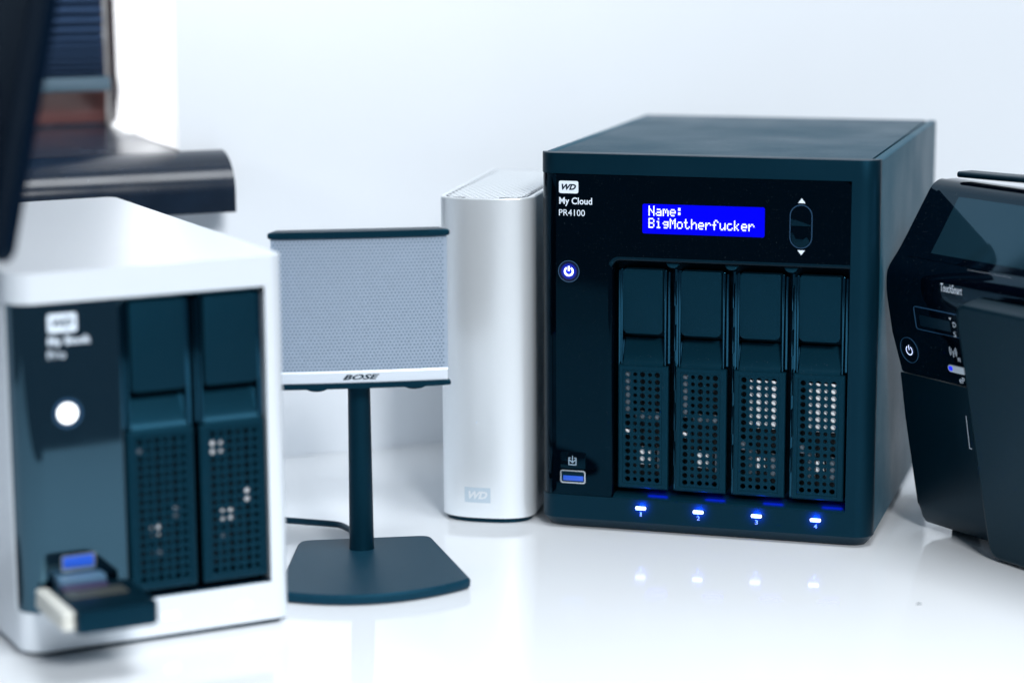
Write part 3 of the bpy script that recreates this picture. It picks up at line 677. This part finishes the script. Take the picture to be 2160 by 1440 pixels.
# ------------------------------------------------------------------ printer
pr = thing('printer', 206, 1170, -58, 'black glossy inkjet printer with tilted touch panel at right edge', 'printer')
PL = 430.0
prof = [(40, 3), (9, 3), (4.0, 4), (1.6, 7), (-0.4, 14), (-10.1, 59.6), (-15.6, 83.6)]
prof_up = [(-15.6, 84.2), (-22.6, 116), (-24.3, 124), (-24.7, 130), (-24.5, 135), (-22.3, 139), (-15.9, 146.4), (1.8, 173.5), (4.2, 176.3), (8, 178.4), (14, 178.9), (19, 178.2), (60, 168), (300, 118), (300, 84.2)]
mb = MB(); mb.prism(prof + [(300, 83.6), (300, 3)], 'u', 0, PL, 2.6, 4); mb.obj('lower_body', 'prn', pr)
def soften(pts, lo, hi):                             # round the corners of part of an outline
    q = pts[:lo]
    for k in range(lo, hi):
        a, b, c = Vector(pts[k - 1]), Vector(pts[k]), Vector(pts[k + 1])
        p0, p1 = b.lerp(a, .38), b.lerp(c, .38)
        q += [tuple(p0.lerp(b, t).lerp(b.lerp(p1, t), t)) for t in (0, .33, .67, 1)]
    return q + pts[hi:]
mb = MB(); mb.prism(soften(prof_up, 1, 10), 'u', 0, PL, 4.5, 6); mb.obj('upper_body', 'prngloss', pr, sharp=50)
mb = MB()                                           # thin raised bar above the panel, held at its far end
bar = [[(12 + (a - 12), b, c + 0.030 * (a - 12)) for b, c in rrect(8, 19, 180.3, 183.3, 1.3, 4)] for a in (12.0, 13.0, 60, 200, PL - 6)]
bar[0] = [(a + .0, 13.5 + (b - 13.5) * .75, 181.8 + (c - 181.8) * .7) for a, b, c in bar[0]]
mb.strip(bar, closed=True); mb.face(bar[0]); mb.face(bar[-1]); mb.obj('raised_bar', 'prn', pr, recalc=True)
mb = MB(); mb.box(PL - 60, PL - 20, 9, 18, 176, 193, 1); mb.obj('bar_support', 'prn', pr)
for a, b in ((14, 14), (14, 270), (PL - 20, 14), (PL - 20, 270)):
    mb = MB(); mb.prism(circle(a, b + 6, 7), 'z', 0, 3.4, 0.5); mb.obj('foot', 'cable', pr)
sl_ = -23.6 / 108.0
def pface(a, z, d=0.0):                              # a point on the sloping front, d = distance proud of it
    base = -0.4 + sl_ * (z - 14)
    nv, nz = -0.977, -0.2135
    return (a, base + d * nv, z + d * nz)
def pquad(name, us_zs, d, material, parent, d2=None):
    mb = MB(); mb.face([pface(a, z, d) for a, z in us_zs]); return mb.obj(name, material, parent)
def pplate(name, outline, d0, d1, material, parent, round_=0.0):
    mb = MB(); A = [pface(a, z, d0) for a, z in outline]; B = [pface(a, z, d1 - round_) for a, z in outline]
    rows = [A, B]
    if round_ > 0:
        ca = sum(p[0] for p in outline) / len(outline); cz = sum(p[1] for p in outline) / len(outline)
        hw = (max(p[0] for p in outline) - min(p[0] for p in outline)) / 2; hh = (max(p[1] for p in outline) - min(p[1] for p in outline)) / 2
        for k in range(1, 4):
            t = math.radians(30 * k); q = round_ * (1 - math.cos(t))
            rows.append([pface(ca + (a - ca) * (hw - q) / hw, cz + (z - cz) * (hh - q) / hh, d1 - round_ + round_ * math.sin(t)) for a, z in outline])
    mb.strip(rows, closed=True); mb.face(rows[-1]); mb.face(A)
    return mb.obj(name, material, parent, recalc=True)
# gloss control strip below the panel, memory card slot, buttons, lettering
slot = pplate('card_slot', rrect(19.4, 60, 108.8, 120.2, 1.5), -1.0, 0.35, 'prngloss', pr)
def pring(outline_o, outline_i, d, name, material, parent):
    mb = MB(); mb.strip([[pface(a, z, 0) for a, z in outline_o], [pface(a, z, d) for a, z in outline_o], [pface(a, z, d) for a, z in outline_i], [pface(a, z, 0) for a, z in outline_i]], closed=True)
    return mb.obj(name, material, parent, recalc=True)
pring(rrect(19.2, 60.2, 108.6, 120.4, 1.7), rrect(19.6, 59.8, 109.0, 120.0, 1.3), 0.6, 'slot_rim', 'ring', slot)
pplate('slot_mouth', rrect(22.6, 44.4, 110.8, 116.2, 0.5), 0.2, 0.45, 'ink', slot)
pquad('slot_arrow', [(45.0, 116.9), (45.7, 118.0), (44.3, 118.0)], 0.5, 'print', slot)
pp = lambda a, b, d: pface(a, b, 0.45)
text('lettering', 'D', (46.5, 48.6, 113.6, 116.1), 0, 'print', pr, plane=pp)
text('lettering', 'S', (46.4, 48.1, 108.9, 111.5), 0, 'print', pr, plane=lambda a, b, d: pface(a, b, 0.7))
text('lettering', 'W', (46.2, 48.7, 96.3, 98.6), 0, 'print', pr, plane=pp)
text('lettering', 'eP', (45.6, 49.4, 85.6, 88.6), 0, 'print', pr, plane=pp)
def pglob(a, b, d): return (a, -25.0 - 0.2, b)
text('lettering', 'TouchSmart', (39.2, 54.2, 130.2, 134.2), 0, 'print', pr, plane=lambda a, b, d: (a, -24.85, b))
pring(circle(11.2, 96.5, 6.6, 32), circle(11.2, 96.5, 6.25, 32), 0.35, 'button_rim', 'ring', pr)
mb = MB()
power_glyph(pr, 2.2, 0.55, 'prnled', 0, plane=lambda a, b: pface(11.2 + a, 96.3 + b, 0.25))
mb = MB()
for r in (1.5, 2.5):
    for s in (0, 180):
        ring = [(math.cos(math.radians(s + t)), math.sin(math.radians(s + t))) for t in (-45, -22, 0, 22, 45)]
        mb.strip([[pface(43.6 + (r - .2) * c, 100.9 + (r - .2) * q * 1.2, 0.25) for c, q in ring], [pface(43.6 + (r + .2) * c, 100.9 + (r + .2) * q * 1.2, 0.25) for c, q in ring]])
mb.face([pface(a, z, 0.25) for a, z in ((43.4, 98.0), (43.9, 98.0), (43.9, 101.3), (43.4, 101.3))])
mb.obj('wireless_symbol', 'print', pr)
pl_ = pplate('wireless_switch', rrect(38.6, 56, 90.2, 93.8, 1.7), -0.3, 0.5, 'pill', pr)
pplate('indicator', rrect(39.2, 41.8, 90.9, 93.2, 0.8), 0.4, 0.62, 'bluelit', pl_)
pquad('printed_frame', [(45.6, 52.0), (46.0, 52.0), (46.6, 69.0), (46.2, 69.0)], 0.2, 'print', pr)
pquad('printed_frame', [(45.6, 52.0), (47.4, 52.0), (47.4, 52.45), (45.6, 52.45)], 0.21, 'print', pr)
# paper tray door, standing proud
pplate('tray_door', rrect(62.5, 300, 3.6, 131.0, 6.0, 8), 0.5, 12, 'prntray', pr, round_=1.6)
# tilted glass panel
ua, ub = Vector((-15.9, 146.4)), Vector((1.8, 173.5)); ud = (ub - ua).normalized(); un = Vector((-ud.y, ud.x))
if un.x > 0: un = -un
def pup(a, s, d): p = ua + ud * s + un * d; return (a, p.x, p.y)
ul = (ub - ua).length
def upplate(name, outline, d0, d1, material, parent):
    mb = MB(); A = [pup(a, s, d0) for a, s in outline]; B = [pup(a, s, d1) for a, s in outline]
    mb.strip([A, B], closed=True); mb.face(B); return mb.obj(name, material, parent, recalc=True)
gp_ = upplate('glass_panel', rrect(6, 300, -4.5, ul + 0.5, 3), -0.5, 0.9, 'prngloss', pr)
upplate('touch_screen', rrect(23.5, 190, -1.0, ul - 2.0, 0.6), 0.7, 0.98, 'prnglass', gp_)
mb = MB(); mb.tube([pup(a, -6.2, 0.1) for a in (52, 60, 75, 82)], 0.8, 8); mb.obj('panel_trim', 'chrome', gp_)

# ------------------------------------------------------------------ dark monitor at the left edge
mo = thing('monitor', -325, 1008, 0, 'dark monitor corner cutting across the upper left of the picture', 'monitor')
wv = Vector((0.8, -0.6, 0)); bv = Vector((0.6, 0.8, 0)); tau = math.radians(16.0)
upv = (Vector((0, 0, 1)) * math.cos(tau) + bv * math.sin(tau)); nv = wv.cross(upv)      # nv points to the back of the screen or front
if nv.dot(bv) < 0: nv = -nv
corner = Vector((-192.5, 886, 182)) - Vector((-325, 1008, 0))
def mp(a, b, d): return tuple(corner - wv * a + upv * b + nv * d)
def mplate(name, outline, d0, d1, material, parent, r=0.0):
    mb = MB(); ca = sum(p[0] for p in outline) / len(outline); cb = sum(p[1] for p in outline) / len(outline)
    rows = [[mp(a, b, d0) for a, b in outline], [mp(a, b, d1) for a, b in outline]]
    mb.strip(rows, closed=True); mb.face(rows[0]); mb.face(rows[1]); return mb.obj(name, material, parent, recalc=True)
pn = mplate('panel', rrect(0, 380, 0, 235, 6, 8), 0, 6, 'mon', mo)
mplate('screen', rrect(9, 371, 12, 226, 2, 3), -0.3, 0.2, 'monscr', pn)
mplate('back_shell', rrect(90, 290, 30, 200, 14, 6), 5.8, 26, 'mon', pn)
mb = MB(); a = Vector(mp(190, 90, 26)); mb.tube([(10, 22, 6), (8, 24, 100), tuple(a * 0.4 + Vector((8, 24, 200)) * 0.6), tuple(a)], 13, 16); mb.obj('neck', 'mon', mo)
mb = MB(); mb.prism(circle(0, 10, 52, 40), 'z', 0, 7, 1.5, 3); mb.obj('base', 'mon', mo)

# ------------------------------------------------------------------ a crumb on the bare desk
mb = MB(); mb.tube([(-1.0, -0.4, 0.25), (-0.2, 0.1, 0.4), (0.5, 0.2, 0.35), (1.1, 0.5, 0.22)], 0.22, 6)
cr = mb.obj('crumb', 'ink', None, loc=(184.3, 1038.5, 0)); cr['label'] = 'tiny dark crumb lying on the bare white desk'; cr['category'] = 'crumb'
